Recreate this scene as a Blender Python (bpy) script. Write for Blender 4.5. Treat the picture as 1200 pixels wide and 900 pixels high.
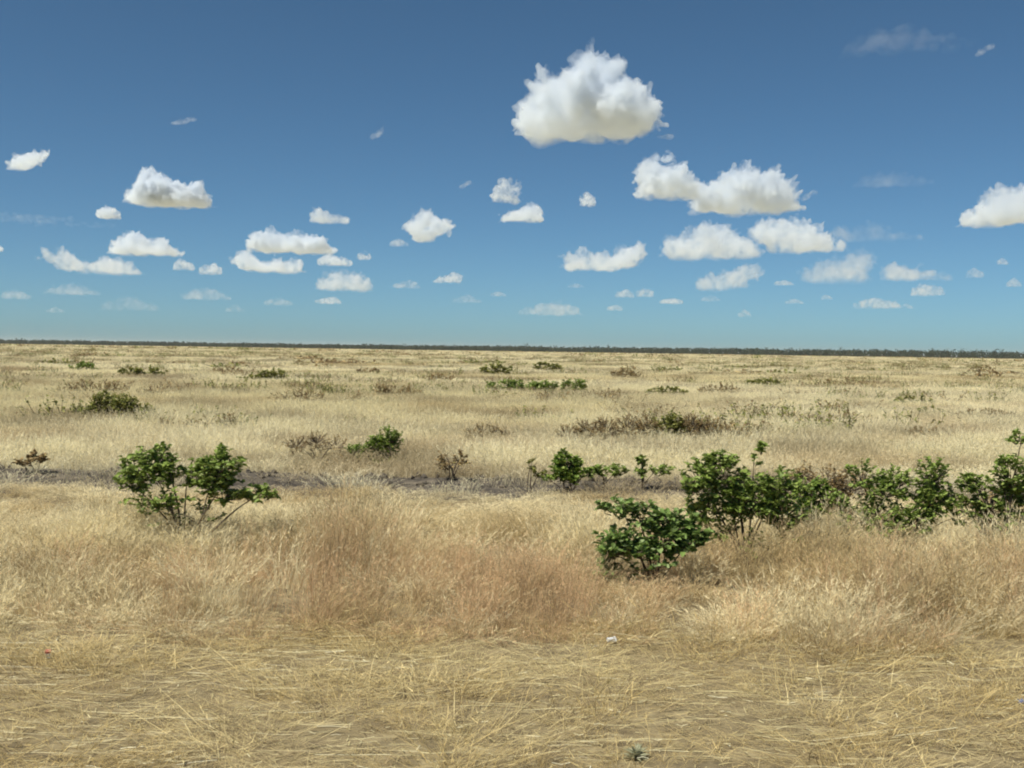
import bpy, bmesh, math, random
import numpy as np
from mathutils import Vector, Matrix, noise

for o in list(bpy.data.objects):
    bpy.data.objects.remove(o)
scene = bpy.context.scene
COL = scene.collection

# ------------------------------------------------------------------ camera
CAM_H = 2.4
FPX = 1248.0                      # focal length in pixels of a 1200 px wide frame
PITCH = math.radians(-1.82)
ROLL = math.radians(0.84)
cam_data = bpy.data.cameras.new('camera')
cam_data.sensor_fit = 'HORIZONTAL'
cam_data.sensor_width = 36.0
cam_data.lens = 36.0 * FPX / 1200.0
cam_data.clip_start = 0.1
cam_data.clip_end = 200000.0
cam = bpy.data.objects.new('camera', cam_data)
COL.objects.link(cam)
CAM_M = (Matrix.Translation((0, 0, CAM_H)) @ Matrix.Rotation(math.pi / 2 + PITCH, 4, 'X')
         @ Matrix.Rotation(ROLL, 4, 'Z'))
cam.matrix_world = CAM_M
scene.camera = cam
CAM_R = CAM_M.to_3x3()


def ray(x, y):
    return (CAM_R @ Vector(((x - 600) / FPX, (450 - y) / FPX, -1.0)))


def ground(x, y, z=0.0):
    """Where the sight line to a point of the view meets the ground."""
    d = ray(x, y)
    t = (z - CAM_H) / d.z
    return Vector((d.x * t, d.y * t, z))


def at(x, y, Y):
    d = ray(x, y)
    t = Y / d.y
    return Vector((d.x * t, Y, CAM_H + d.z * t))


# ------------------------------------------------------------------ sky and sun
SUN_EL = math.radians(58)
SUN_AZ = math.radians(228)        # behind the camera, to the left
world = bpy.data.worlds.new('World')
scene.world = world
world.use_nodes = True
wn, wl = world.node_tree.nodes, world.node_tree.links
wn.clear()
sky = wn.new('ShaderNodeTexSky')
sky.sky_type = 'NISHITA'
sky.sun_disc = False
sky.sun_elevation = SUN_EL
sky.sun_rotation = SUN_AZ
sky.altitude = 900
sky.air_density = 0.6
sky.dust_density = 1.3
sky.ozone_density = 4.0
wb = wn.new('ShaderNodeMix')
wb.data_type = 'RGBA'
wb.blend_type = 'MULTIPLY'
wb.inputs['Factor'].default_value = 1.0
wb.inputs['B'].default_value = (0.68, 0.91, 0.88, 1.0)     # tinted vehicle glass / white balance, the same everywhere
bg = wn.new('ShaderNodeBackground')
bg.inputs['Strength'].default_value = 0.088
wo = wn.new('ShaderNodeOutputWorld')
wl.new(sky.outputs[0], wb.inputs['A'])
wl.new(wb.outputs['Result'], bg.inputs['Color'])
wl.new(bg.outputs[0], wo.inputs['Surface'])

sun_data = bpy.data.lights.new('sun', 'SUN')
sun_data.energy = 4.8
sun_data.angle = math.radians(0.53)
sun_data.color = (1.0, 0.965, 0.87)
sun = bpy.data.objects.new('sun', sun_data)
COL.objects.link(sun)
SUN_DIR = Vector((math.sin(SUN_AZ) * math.cos(SUN_EL), math.cos(SUN_AZ) * math.cos(SUN_EL), math.sin(SUN_EL)))
sun.rotation_euler = (-SUN_DIR).to_track_quat('-Z', 'Y').to_euler()
sun.location = (0, 0, 50)

# ------------------------------------------------------------------ render settings
scene.render.engine = 'CYCLES'
cy = scene.cycles
cy.max_bounces = 8
cy.diffuse_bounces = 2
cy.glossy_bounces = 2
cy.transmission_bounces = 2
cy.transparent_max_bounces = 32
cy.volume_bounces = 6
cy.use_denoising = True
cy.use_adaptive_sampling = True
cy.adaptive_threshold = 0.03
cy.pixel_filter_type = 'BLACKMAN_HARRIS'
cy.filter_width = 2.0
vs = scene.view_settings
scene.display_settings.display_device = 'sRGB'
vs.view_transform = 'Standard'
vs.look = 'None'
vs.exposure = 0.25
vs.gamma = 1.0
vs.use_curve_mapping = False


# ------------------------------------------------------------------ helpers
def mesh_object(name, verts, faces, mats, parent=None, mat_index=None, smooth=False, link=True):
    me = bpy.data.meshes.new(name)
    me.from_pydata([tuple(v) for v in verts] if not isinstance(verts, np.ndarray) else verts.tolist(), [], faces)
    for m in (mats if isinstance(mats, (list, tuple)) else [mats]):
        me.materials.append(m)
    if mat_index is not None:
        me.polygons.foreach_set('material_index', np.asarray(mat_index, dtype=np.int32))
    if smooth:
        me.polygons.foreach_set('use_smooth', np.ones(len(me.polygons), dtype=bool))
    me.update()
    o = bpy.data.objects.new(name, me)
    if link:
        COL.objects.link(o)
    if parent:
        o.parent = parent
    return o


def tag(o, label=None, cat=None, group=None, kind=None):
    for k, v in (('label', label), ('category', cat), ('group', group), ('kind', kind)):
        if v:
            o[k] = v
    return o


def empty(name, loc):
    o = bpy.data.objects.new(name, None)
    o.location = loc
    o.empty_display_size = 0.3
    COL.objects.link(o)
    return o


def material(name, rough=0.8):
    m = bpy.data.materials.new(name)
    m.use_nodes = True
    nt = m.node_tree
    b = nt.nodes['Principled BSDF']
    b.inputs['Roughness'].default_value = rough
    b.inputs['Specular IOR Level'].default_value = 0.25
    return m, nt, b


def hash2(ix, iy, seed):
    h = np.sin(ix * 127.1 + iy * 311.7 + seed * 74.7) * 43758.5453
    return h - np.floor(h)


def vnoise(x, y, seed=0.0):
    """Smooth value noise, 0..1, for arrays."""
    x = np.asarray(x, float); y = np.asarray(y, float)
    ix, iy = np.floor(x), np.floor(y)
    fx, fy = x - ix, y - iy
    fx = fx * fx * (3 - 2 * fx); fy = fy * fy * (3 - 2 * fy)
    a = hash2(ix, iy, seed); b = hash2(ix + 1, iy, seed)
    c = hash2(ix, iy + 1, seed); d = hash2(ix + 1, iy + 1, seed)
    return (a * (1 - fx) + b * fx) * (1 - fy) + (c * (1 - fx) + d * fx) * fy


def fbm(x, y, seed=0.0, octv=3):
    s, a, t = 0.0, 1.0, 0.0
    for k in range(octv):
        s = s + a * vnoise(x * 2 ** k, y * 2 ** k, seed + k * 13.0)
        t += a
        a *= 0.5
    return s / t
# ------------------------------------------------------------------ clouds
CLOUD_BASE = 1300.0


def cloud_material(density, size=100.0, ragged=0.5, seed=0.0, height=100.0):
    """Vapour of uneven density: dense in the billows, torn towards the edges."""
    m = bpy.data.materials.new('cloud_vapour')
    m.use_nodes = True
    nt = m.node_tree
    n, l = nt.nodes, nt.links
    n.clear()
    out = n.new('ShaderNodeOutputMaterial')
    v = n.new('ShaderNodeVolumePrincipled')
    v.inputs['Color'].default_value = (0.915, 0.95, 0.99, 1)
    v.inputs['Anisotropy'].default_value = 0.3
    tc = n.new('ShaderNodeTexCoord')
    mp = n.new('ShaderNodeMapping')
    mp.inputs['Location'].default_value = (seed, seed * 0.7, -seed)
    mp.inputs['Scale'].default_value = [(8.0 - 4.6 * min(ragged - 0.35, 0.8)) / size] * 3
    ns = n.new('ShaderNodeTexNoise')
    ns.inputs['Scale'].default_value = 1.0
    ns.inputs['Detail'].default_value = 5.0 - 3.0 * min(ragged - 0.35, 1.0)
    ns.inputs['Roughness'].default_value = 0.68 - 0.2 * min(ragged - 0.35, 1.0)
    mr = n.new('ShaderNodeMapRange')
    lo = 0.398 - 0.09 * (ragged - 0.35)
    mr.inputs['From Min'].default_value = lo
    mr.inputs['From Max'].default_value = lo + 0.24 + 0.14 * (ragged - 0.35)
    mr.inputs['To Min'].default_value = 0.0
    mr.inputs['To Max'].default_value = density
    l.new(tc.outputs['Object'], mp.inputs['Vector'])
    l.new(mp.outputs[0], ns.inputs['Vector'])
    l.new(ns.outputs['Fac'], mr.inputs['Value'])
    sz = n.new('ShaderNodeSeparateXYZ')
    zr = n.new('ShaderNodeMapRange')                          # vapour thins out at the base
    zr.interpolation_type = 'SMOOTHSTEP'
    zr.inputs['From Min'].default_value = -0.04 * height
    zr.inputs['From Max'].default_value = 0.24 * height
    zr.inputs['To Min'].default_value = 0.06
    l.new(tc.outputs['Object'], sz.inputs[0])
    l.new(sz.outputs['Z'], zr.inputs['Value'])
    n2 = n.new('ShaderNodeTexNoise')                          # broad thin and thick places
    n2.inputs['Scale'].default_value = 0.38
    n2.inputs['Detail'].default_value = 1.0
    m2 = n.new('ShaderNodeMapRange')
    m2.inputs['From Min'].default_value = 0.36
    m2.inputs['From Max'].default_value = 0.60
    m2.inputs['To Min'].default_value = 0.22
    l.new(mp.outputs[0], n2.inputs['Vector'])
    l.new(n2.outputs['Fac'], m2.inputs['Value'])
    m3 = n.new('ShaderNodeMath')
    m3.operation = 'MULTIPLY'
    l.new(mr.outputs[0], m3.inputs[0])
    l.new(m2.outputs[0], m3.inputs[1])
    mu = n.new('ShaderNodeMath')
    mu.operation = 'MULTIPLY'
    l.new(m3.outputs[0], mu.inputs[0])
    l.new(zr.outputs[0], mu.inputs[1])
    l.new(mu.outputs[0], v.inputs['Density'])
    l.new(v.outputs[0], out.inputs['Volume'])
    try:
        m.cycles.volume_step_rate = 0.6
    except Exception:
        pass
    return m


ICO = bmesh.new()
bmesh.ops.create_icosphere(ICO, subdivisions=2, radius=1.0)
ICO_V = np.array([v.co[:] for v in ICO.verts])
ICO_F = [[v.index for v in f.verts] for f in ICO.faces]
ICO.free()


def cloud(x0, x1, ybase, ytop, prof, tau, seed, label, group=None, lift=None, wisp=0.0, far=1.0):
    """prof: heights 0..1 of the top outline from left to right; lift: heights of the underside;
    tau: how opaque the cloud is across its narrower side."""
    rnd = random.Random(seed)
    xc = (x0 + x1) / 2
    d = ray(xc, ybase)
    t = CLOUD_BASE * far / d.z
    Y = d.y * t
    m_px = Y / FPX
    W, H = (x1 - x0) * m_px, (ybase - ytop) * m_px
    D = min(W, max(H * 1.3, W * 0.5)) * 0.5              # half depth
    org = at(xc, ybase, Y)
    vs_, fs_ = [], []

    def lookup(p, u):
        p = list(p)
        if len(p) == 1:
            return p[0]
        s = u * (len(p) - 1)
        i = min(int(s), len(p) - 2)
        return p[i] + (p[i + 1] - p[i]) * (s - i)

    ncol = max(6, int(len(prof) * 2.6))
    for i in range(ncol):
        u = (i + 0.5) / ncol
        h1 = lookup(prof, u) * H
        h0 = ((lookup(lift, u) if lift else 0.0) + rnd.uniform(0.0, 0.11)) * H
        x = (u - 0.5) * W
        edge = min(u, 1 - u) * W
        for k in range(5):
            r = min((h1 - h0) * rnd.uniform(0.30, 0.5), W * rnd.uniform(0.10, 0.17), max(edge * 0.8, W * 0.035))
            r = max(r, W * 0.02)
            if k == 0:
                r *= 0.62
                z, yy = h1 - r, rnd.uniform(-0.3, 0.3) * D
            elif k == 1:
                z, yy = h0 + r * 0.8, rnd.uniform(-0.4, 0.4) * D
            else:
                z = h0 + r * 0.8 + max(0, (h1 - h0 - 1.9 * r)) * rnd.random()
                yy = rnd.uniform(-1, 1) * D * (0.4 + 0.6 * math.sin(math.pi * u))
            jx = rnd.uniform(-0.04, 0.04) * W
            base = len(vs_) * len(ICO_V)
            vs_.append(ICO_V * np.array([r * 1.12, r * 1.1, r]) + np.array([x + jx, yy, z]))
            fs_ += [[a + base for a in f] for f in ICO_F]
    for k in range(rnd.randint(2, 4) if (x1 - x0) > 34 else 0):        # torn shreds round the rim
        a = rnd.uniform(-0.3, math.pi + 0.3)
        u = 0.5 + 0.5 * math.cos(a)
        r = W * rnd.uniform(0.018, 0.042)
        z = max(r, (0.15 + 0.9 * lookup(prof, u)) * H * max(math.sin(a), 0.12) + rnd.uniform(-0.1, 0.1) * H)
        base = len(vs_) * len(ICO_V)
        vs_.append(ICO_V * np.array([r * rnd.uniform(1.1, 1.9), r, r * 0.8]) + np.array([(u - 0.5) * W * 1.05, rnd.uniform(-.4, .4) * D, z]))
        fs_ += [[q_ + base for q_ in f] for f in ICO_F]
    V = np.concatenate(vs_)
    px_w = x1 - x0
    vox = W / min(105, max(20, px_w * 0.85))
    o = mesh_object('cloud', V, fs_, [])
    md = o.modifiers.new('r', 'REMESH')
    md.mode = 'VOXEL'
    md.voxel_size = vox
    dg = bpy.context.evaluated_depsgraph_get()
    me = bpy.data.meshes.new_from_object(o.evaluated_get(dg))
    o.modifiers.clear()
    old = o.data
    o.data = me
    bpy.data.meshes.remove(old)
    # billows
    n = len(me.vertices)
    co = np.empty(n * 3); me.vertices.foreach_get('co', co); co = co.reshape(-1, 3)
    no = np.empty(n * 3); me.vertices.foreach_get('normal', no); no = no.reshape(-1, 3)
    S = min(W, 2.2 * H)
    amp = S * (0.095 - 0.03 * wisp)
    off = Vector((seed * 3.7, seed * 1.3, seed * 2.1))
    disp = np.empty(n)
    for i in range(n):
        p = Vector(co[i])
        q = p / S * 5.0 + off
        a = abs(noise.noise(q)) * 1.3 + abs(noise.noise(q * 2.3)) * 1.25 + abs(noise.noise(q * 4.9)) * 0.75 + noise.noise(q * 11.0) * 0.35
        if wisp:
            a += wisp * 1.2 * noise.noise(q * 0.7)
        disp[i] = a - 1.0
    low = np.clip(co[:, 2] / max(H, 1) * 3.0, 0.25, 1)      # undersides stay flatter
    co += no * (disp * amp * low)[:, None]
    # flat undersides
    zb = 0.05 * H
    under = co[:, 2] < zb
    co[under, 2] = zb + (co[under, 2] - zb) * 0.75
    me.vertices.foreach_set('co', co.reshape(-1))
    me.update()
    md = o.modifiers.new('r', 'REMESH')                       # one clean skin again where billows run into each other
    md.mode = 'VOXEL'
    md.voxel_size = vox * 0.9
    dg = bpy.context.evaluated_depsgraph_get()
    old, me = me, bpy.data.meshes.new_from_object(o.evaluated_get(dg))
    o.modifiers.clear()
    o.data = me
    bpy.data.meshes.remove(old)
    me.name = 'cloud'
    me.polygons.foreach_set('use_smooth', np.ones(len(me.polygons), dtype=bool))
    thick = max(min(H, 2 * D), 1.0)
    me.materials.clear()
    k_low = 1.0 - 0.70 * min(max((ybase - 250) / 90.0, 0), 1)      # low far clouds thinned: density stands in for the haze of distance
    me.materials.append(cloud_material(2.0 * tau * k_low / thick, S, 0.35 + wisp, seed, H))
    o.location = org
    o.rotation_euler.z = math.atan2(-org.x, org.y)
    tag(o, label, 'cloud', group, 'thing')
    return o


TH = 10.0       # thick cumulus
cloud(604, 778, 167, 57, (.05, .32, .66, .74, .62, .72, 1.0, .93, .52, .62, .66, .46, .26, .06), 14, 1,
      'big towering white cloud with a pointed peak, highest above the plain',
      lift=(.12, .08, .02, 0, 0, 0, 0, 0, 0, 0, .02, .05, .1, .14))
cloud(741, 820, 236, 181, (.45, .95, 1.0, .92, .6, .3), TH, 2,
      'upright puffy white cloud just under the peaked cloud, touching its right neighbour', 'mid sky cumulus')
cloud(808, 936, 252, 194, (.35, .5, .85, .95, 1.0, .92, .6, .35), TH, 3,
      'broad bright cloud with flat grey underside beside the upright puffy cloud', 'mid sky cumulus')
cloud(776, 888, 306, 259, (.3, .6, .9, 1.0, .85, .6, .3), 6, 4,
      'greyish lumpy cloud below the broad flat-bottomed cloud', 'mid sky cumulus')
cloud(880, 988, 298, 250, (.8, .9, .95, 1.0, .7, .5, .25), 8, 5,
      'two-topped cloud with wedge-shaped tail, second in the row under the broad cloud', 'mid sky cumulus',
      lift=(.5, .2, 0, 0, 0, 0, 0))
cloud(938, 1022, 334, 288, (.3, .6, .75, .8, 1.0, .7), 3, 6,
      'thin hazy round cloud under the wedge-tailed cloud', 'mid sky cumulus')
cloud(816, 892, 344, 308, (.5, .65, .6, .9, 1.0, .8), 5, 7,
      'small cloud rising to the right in two puffs below the greyish lumpy cloud', 'mid sky cumulus',
      lift=(.1, .0, .0, .15, .35, .45))
cloud(658, 755, 319, 280, (.5, .7, .7, .62, .8, 1.0), TH, 8,
      'bright flat-bottomed cloud with upturned tip standing alone at mid frame', 'mid sky cumulus',
      lift=(.05, 0, 0, 0, .1, .3))
cloud(1130, 1262, 266, 216, (.25, .6, .95, 1.0, .95, .7, .4), TH, 9,
      'bright cumulus cut by the right edge of the view')
cloud(1031, 1114, 331, 304, (.6, .95, .7, .6, .6, .3), 2.5, 10,
      'faint ragged cloud above a small bright flat cloud at far right', 'low cumulus', wisp=.5)
cloud(1067, 1107, 348, 331, (.4, .8, 1.0, .8, .5), 4, 11,
      'small bright flat cloud below the faint ragged one at far right', 'low cumulus')
cloud(1001, 1067, 363, 345, (.4, .8, .9, .7, .5, .3), 3, 12,
      'long flat cloud low over the horizon toward the right', 'low cumulus')
cloud(150, 246, 244, 197, (.25, .5, .95, 1.0, .7, .68, .6, .5, .2), 16, 13,
      'large bright cloud with rounded top, biggest on the left side')
cloud(9, 57, 202, 171, (.35, .7, .75, .85, 1.0), 6, 14,
      'lone slanting cloud puff in the upper left sky', lift=(0, 0, .1, .4, .8))
cloud(113, 142, 258, 240, (.5, 1.0, .9, .5), 6, 15,
      'little puff under the left end of the biggest left cloud', 'left sky cumulus')
cloud(131, 212, 301, 271, (.5, .9, 1.0, .8, .85, .5, .25), 9, 16,
      'bumpy white cloud in the left sky above the two-part long cloud', 'left sky cumulus')
cloud(50, 162, 323, 292, (.55, .95, 1.0, .7, .45, .75, .8, .6, .3), 5, 17,
      'long two-part cloud low in the left sky', 'left sky cumulus', lift=(.5, .4, .22, .05, 0, 0, 0, 0, 0))
cloud(202, 230, 318, 302, (.6, 1.0, .8, .4), 4, 18,
      'small puff, left one of a pair beside the long two-part cloud', 'left sky cumulus')
cloud(231, 261, 323, 307, (.5, .9, 1.0, .6), 5, 19,
      'small puff, right one of a pair beside the long two-part cloud', 'left sky cumulus')
cloud(291, 392, 298, 268, (.5, .9, 1.0, .7, .8, .85, .7, .4), 13, 20,
      'wide bright cloud left of centre, above another wide cloud', 'left sky cumulus')
cloud(276, 354, 321, 292, (.9, 1.0, .55, .6, .7, .7, .5), 9, 21,
      'wide cloud with raised left corner, right under the wide bright cloud', 'left sky cumulus',
      lift=(.3, .1, 0, 0, 0, 0, 0))
cloud(371, 414, 313, 296, (.6, 1.0, .8, .5), 5, 22,
      'little cloud on top of a stack of three left of centre', 'left sky cumulus')
cloud(417, 436, 306, 292, (.5, 1.0, .6), 3, 23,
      'tiny puff beside the top of the three stacked clouds', 'left sky cumulus')
cloud(372, 437, 343, 314, (.6, .85, 1.0, .9, .8, .4), 7, 24,
      'middle and largest of three stacked clouds left of centre', 'left sky cumulus')
cloud(367, 401, 357, 346, (.4, .8, 1.0, .6), 4, 25,
      'lowest of three stacked clouds left of centre', 'left sky cumulus')
cloud(472, 534, 287, 242, (.5, .7, 1.0, .75, .7, .5), 10, 26,
      'small peaked cloud alone left of mid sky', lift=(.35, .15, 0, .1, .3, .4))
cloud(362, 411, 263, 242, (.6, 1.0, .6, .5, .45), 2.2, 27,
      'thin low puff above the wide bright cloud left of centre', wisp=.5)
cloud(506, 544, 333, 317, (.3, .6, 1.0, .7), 5, 28,
      'small bright cloud low at mid frame', 'low cumulus')
cloud(457, 493, 339, 326, (.4, .6, .9, .6), 1.6, 29,
      'faint wisp left of the small bright cloud at mid frame', 'low cumulus', wisp=.6)
cloud(574, 613, 240, 207, (.5, 1.0, .95, .8), 3.2, 30,
      'upper of two broken cloud pieces left of the peaked cloud', wisp=.3)
cloud(584, 637, 262, 235, (.4, .5, .7, 1.0, .6), 5, 31,
      'lower of two broken cloud pieces left of the peaked cloud', wisp=.4)
cloud(678, 699, 244, 224, (.5, 1.0, .9, .5), 4, 32,
      'tiny round puff under the big peaked cloud')
for i, (a, b, c, d_, tau, lab) in enumerate((
        (719, 744, 350, 338, 4, 'left puff of a small low pair below the cloud with upturned tip'),
        (744, 767, 349, 336, 3, 'right puff of a small low pair below the cloud with upturned tip'),
        (771, 801, 357, 348, 3, 'small flat cloudlet right of the low pair of puffs'),
        (709, 731, 365, 356, 2.2, 'small flat cloudlet below the low pair of puffs'),
        (608, 682, 371, 352, 2.0, 'faint broken cloud bank low over the middle of the horizon'))):
    cloud(a, b, c, d_, (.5, .9, 1.0, .6), tau, 40 + i, lab, 'low cumulus', wisp=.3)
for i, (a, b, c, d_, lab) in enumerate((
        (1143, 1165, 66, 50, 'thin slanting wisp high in the upper right corner'),
        (199, 231, 149, 135, 'thin slanting wisp in the upper left sky'),
        (432, 451, 166, 148, 'small wisp standing alone high above the wide bright cloud'),
        (537, 553, 223, 210, 'tiny wisp left of the two broken cloud pieces'),
        (938, 958, 237, 221, 'small faint puff at the right end of the broad cloud'))):
    cloud(a, b, c, d_, (.4, .6, .9, 1.0), 0.45, 60 + i, lab, 'wisps', lift=(0, .1, .3, .6), wisp=.8)
for i, (a, b, c, d_, tau, lab) in enumerate((
        (1168, 1182, 311, 301, 2, 'tiny puff below the cumulus cut by the right edge'),
        (1131, 1153, 327, 312, 1.6, 'faint small puff right of the faint ragged cloud'),
        (1179, 1197, 337, 325, 2.4, 'tiny bright puff touching the right edge low in the sky'),
        (906, 931, 335, 327, 2, 'flat cloudlet right of the small cloud rising in two puffs'),
        (919, 943, 357, 349, 1.6, 'lower flat cloudlet under the thin hazy round cloud'),
        (961, 976, 352, 344, 2, 'tiny puff between the thin hazy round cloud and the horizon'),
        (864, 881, 373, 361, 2, 'lowest tiny puff right of centre, nearest the horizon'),
        (820, 846, 354, 345, 1.3, 'faint flat cloudlet under the small cloud rising in two puffs'),
        (55, 116, 347, 330, 1.5, 'pale broken cloud right under the long two-part cloud'),
        (0, 36, 352, 338, 1.6, 'pale low cloudlet cut by the left edge'),
        (118, 188, 366, 346, 0.8, 'very faint smear of cloud lowest in the left sky'),
        (213, 271, 353, 335, 1.7, 'pale broken cloud below the pair of small puffs at left'),
        (308, 346, 359, 348, 1.2, 'faint cloudlet left of the lowest stacked cloud'),
        (530, 566, 356, 344, 0.9, 'faint cloudlet low below the small bright cloud at mid frame'),
        (574, 594, 348, 340, 1.3, 'tiny pale puff right of the small bright cloud at mid frame'),
        (53, 77, 367, 359, 0.9, 'tiny faint cloudlet near the horizon at far left'),
        (263, 287, 367, 356, 0.9, 'tiny faint cloudlet near the horizon left of centre'),
        (-30, 4, 296, 282, 3, 'sliver of cloud at the left edge of mid sky'),
        (664, 686, 338, 331, .8, 'faint speck of cloud under the cloud with upturned tip'),
        (456, 480, 290, 278, 1.0, 'faint speck left of the small peaked cloud'))):
    cloud(a, b, c, d_, (.5, .8, 1.0, .7, .4), tau * 0.75, 80 + i, lab, 'pale cloudlets low over the horizon', wisp=.5)
# thin high streaks
for i, (a, b, c, d_, tau, lab) in enumerate((
        (955, 1082, 284, 261, .26, 'thin veil streak right of the wedge-tailed cloud'),
        (1005, 1092, 220, 197, .10, 'very thin veil streak above and left of the cut-off cumulus'),
        (985, 1135, 62, 34, .07, 'faintest veil streak high in the upper right sky'),
        (-40, 128, 263, 250, .12, 'thin veil streak at the left edge beneath the slanting puff'))):
    cloud(a, b, c, d_, (.35, .8, .9, 1.0, .7, .5, .3), tau, 120 + i, lab, 'thin veil streaks', wisp=.9, far=2.2)
# ------------------------------------------------------------------ ground
def sstep(a, b, v):
    t = np.clip((np.asarray(v, float) - a) / (b - a), 0, 1)
    return t * t * (3 - 2 * t)


def gz(x, y):
    x = np.asarray(x, float); y = np.asarray(y, float)
    near = 0.05 * (fbm(x / 0.9, y / 0.9, 3, 3) - 0.5) * (1 - sstep(20, 60, y))
    roll = 0.5 * (fbm(x / 40, y / 26, 9, 2) - 0.5) * sstep(24, 80, y) * (1 - sstep(900, 2200, np.hypot(x, y)))
    return near + roll


def axis(n, near, reach, start=0.0):
    k = math.asinh(reach / near)
    return [start + near * math.sinh(k * i / n) for i in range(n + 1)]


half = axis(110, 5.0, 40000)
gxs = [-v for v in half[:0:-1]] + half
gys = [-60, -20, -6, 0, 2] + axis(190, 9.0, 60000, 4.0)
GX, GY = np.meshgrid(gxs, gys)
GZ = gz(GX, GY)
gv = np.stack([GX, GY, GZ], -1).reshape(-1, 3)
nx = len(gxs)
gf = [[j * nx + i, j * nx + i + 1, (j + 1) * nx + i + 1, (j + 1) * nx + i]
      for j in range(len(gys) - 1) for i in range(nx - 1)]


def noise_node(nt, scale, detail=4.0, rough=0.55, vec=None):
    n = nt.nodes.new('ShaderNodeTexNoise')
    n.inputs['Scale'].default_value = scale
    n.inputs['Detail'].default_value = detail
    n.inputs['Roughness'].default_value = rough
    if vec is not None:
        nt.links.new(vec, n.inputs['Vector'])
    return n


def ramp_node(nt, fac, stops):
    r = nt.nodes.new('ShaderNodeValToRGB')
    e = r.color_ramp.elements
    while len(e) < len(stops):
        e.new(0.5)
    for el, (p, c) in zip(e, stops):
        el.position = p
        el.color = (*c, 1)
    nt.links.new(fac, r.inputs['Fac'])
    return r


def mix_node(nt, fac, a, b, blend='MIX'):
    m = nt.nodes.new('ShaderNodeMix')
    m.data_type = 'RGBA'
    m.blend_type = blend
    for sock, v in (('Factor', fac), ('A', a), ('B', b)):
        if isinstance(v, (int, float)):
            m.inputs[sock].default_value = v
        elif isinstance(v, tuple):
            m.inputs[sock].default_value = (*v, 1)
        else:
            nt.links.new(v, m.inputs[sock])
    return m


# dry soil with straw dust near the road; thatch of dead grass out on the plain
m_ground, nt, b = material('dry_soil_and_thatch', 0.95)
tc = nt.nodes.new('ShaderNodeTexCoord')
obj = tc.outputs['Object']
fine = noise_node(nt, 5.0, 6, 0.65, obj)
soil = ramp_node(nt, fine.outputs['Fac'], [(0.30, (0.12, 0.093, 0.055)), (0.5, (0.215, 0.168, 0.09)), (0.68, (0.33, 0.265, 0.145))])
wide = noise_node(nt, 0.05, 5, 0.6, obj)
thatch = ramp_node(nt, wide.outputs['Fac'], [(0.30, (0.30, 0.25, 0.155)), (0.46, (0.46, 0.395, 0.25)), (0.62, (0.55, 0.48, 0.31))])
sep = nt.nodes.new('ShaderNodeSeparateXYZ')
nt.links.new(obj, sep.inputs[0])
mr = nt.nodes.new('ShaderNodeMapRange')
mr.inputs['From Min'].default_value = 15
mr.inputs['From Max'].default_value = 45
nt.links.new(sep.outputs['Y'], mr.inputs['Value'])
far_mix = mix_node(nt, mr.outputs[0], soil.outputs[0], thatch.outputs[0])
nt.links.new(far_mix.outputs['Result'], b.inputs['Base Color'])
bump = nt.nodes.new('ShaderNodeBump')
bump.inputs['Strength'].default_value = 0.6
bump.inputs['Distance'].default_value = 0.03
nt.links.new(fine.outputs['Fac'], bump.inputs['Height'])
nt.links.new(bump.outputs[0], b.inputs['Normal'])
ground_o = mesh_object('ground', gv, gf, m_ground, smooth=True)
tag(ground_o, 'flat dry savanna ground with thin soil and dead grass', 'ground', kind='structure')

# dark bare earth strip that runs across the plain, a low bank of grey clods
m_bank, nt, b = material('dark_cracked_earth', 0.95)
tc = nt.nodes.new('ShaderNodeTexCoord')
n1 = noise_node(nt, 3.0, 6, 0.7, tc.outputs['Object'])
r1 = ramp_node(nt, n1.outputs['Fac'], [(0.36, (0.042, 0.034, 0.027)), (0.52, (0.10, 0.083, 0.062)), (0.68, (0.22, 0.178, 0.122))])
nt.links.new(r1.outputs[0], b.inputs['Base Color'])
bu = nt.nodes.new('ShaderNodeBump')
bu.inputs['Distance'].default_value = 0.05
nt.links.new(n1.outputs['Fac'], bu.inputs['Height'])
nt.links.new(bu.outputs[0], b.inputs['Normal'])
BX = np.arange(-26, 26.01, 0.14)
BYs = np.linspace(0, 1, 26)
MX, MV = np.meshgrid(BX, BYs)
y0 = 16.8 + 0.5 * (fbm(MX / 4, MX * 0, 21) - 0.5)
y1 = 20.0 + 1.0 * (fbm(MX / 3, MX * 0, 33) - 0.5)
MY = y0 + (y1 - y0) * MV


def bank_h(x, v):
    crest = np.exp(-((v - 0.72) / 0.2) ** 2)
    return (crest * (0.03 + 0.13 * fbm(x / 2.2, x * 0, 5)) * (0.35 + 0.65 * sstep(0.35, 0.55, fbm(x / 5, x * 0, 41)))
            + 0.10 * (fbm(x * 1.6, v * 9, 8, 3) - 0.4) * np.minimum(1, 6 * np.minimum(v, 1 - v)))


MZ = gz(MX, MY) + 0.012 + bank_h(MX, MV)
MZ[0, :] -= 0.06
MZ[-1, :] -= 0.06
bv = np.stack([MX, MY, MZ], -1).reshape(-1, 3)
nbx = len(BX)
bf = [[j * nbx + i, j * nbx + i + 1, (j + 1) * nbx + i + 1, (j + 1) * nbx + i]
      for j in range(len(BYs) - 1) for i in range(nbx - 1)]
bank = mesh_object('dirt_path', bv, bf, m_bank)
tag(bank, 'strip of dark grey bare earth crossing the dry grass', 'bare earth', kind='structure')

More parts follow.
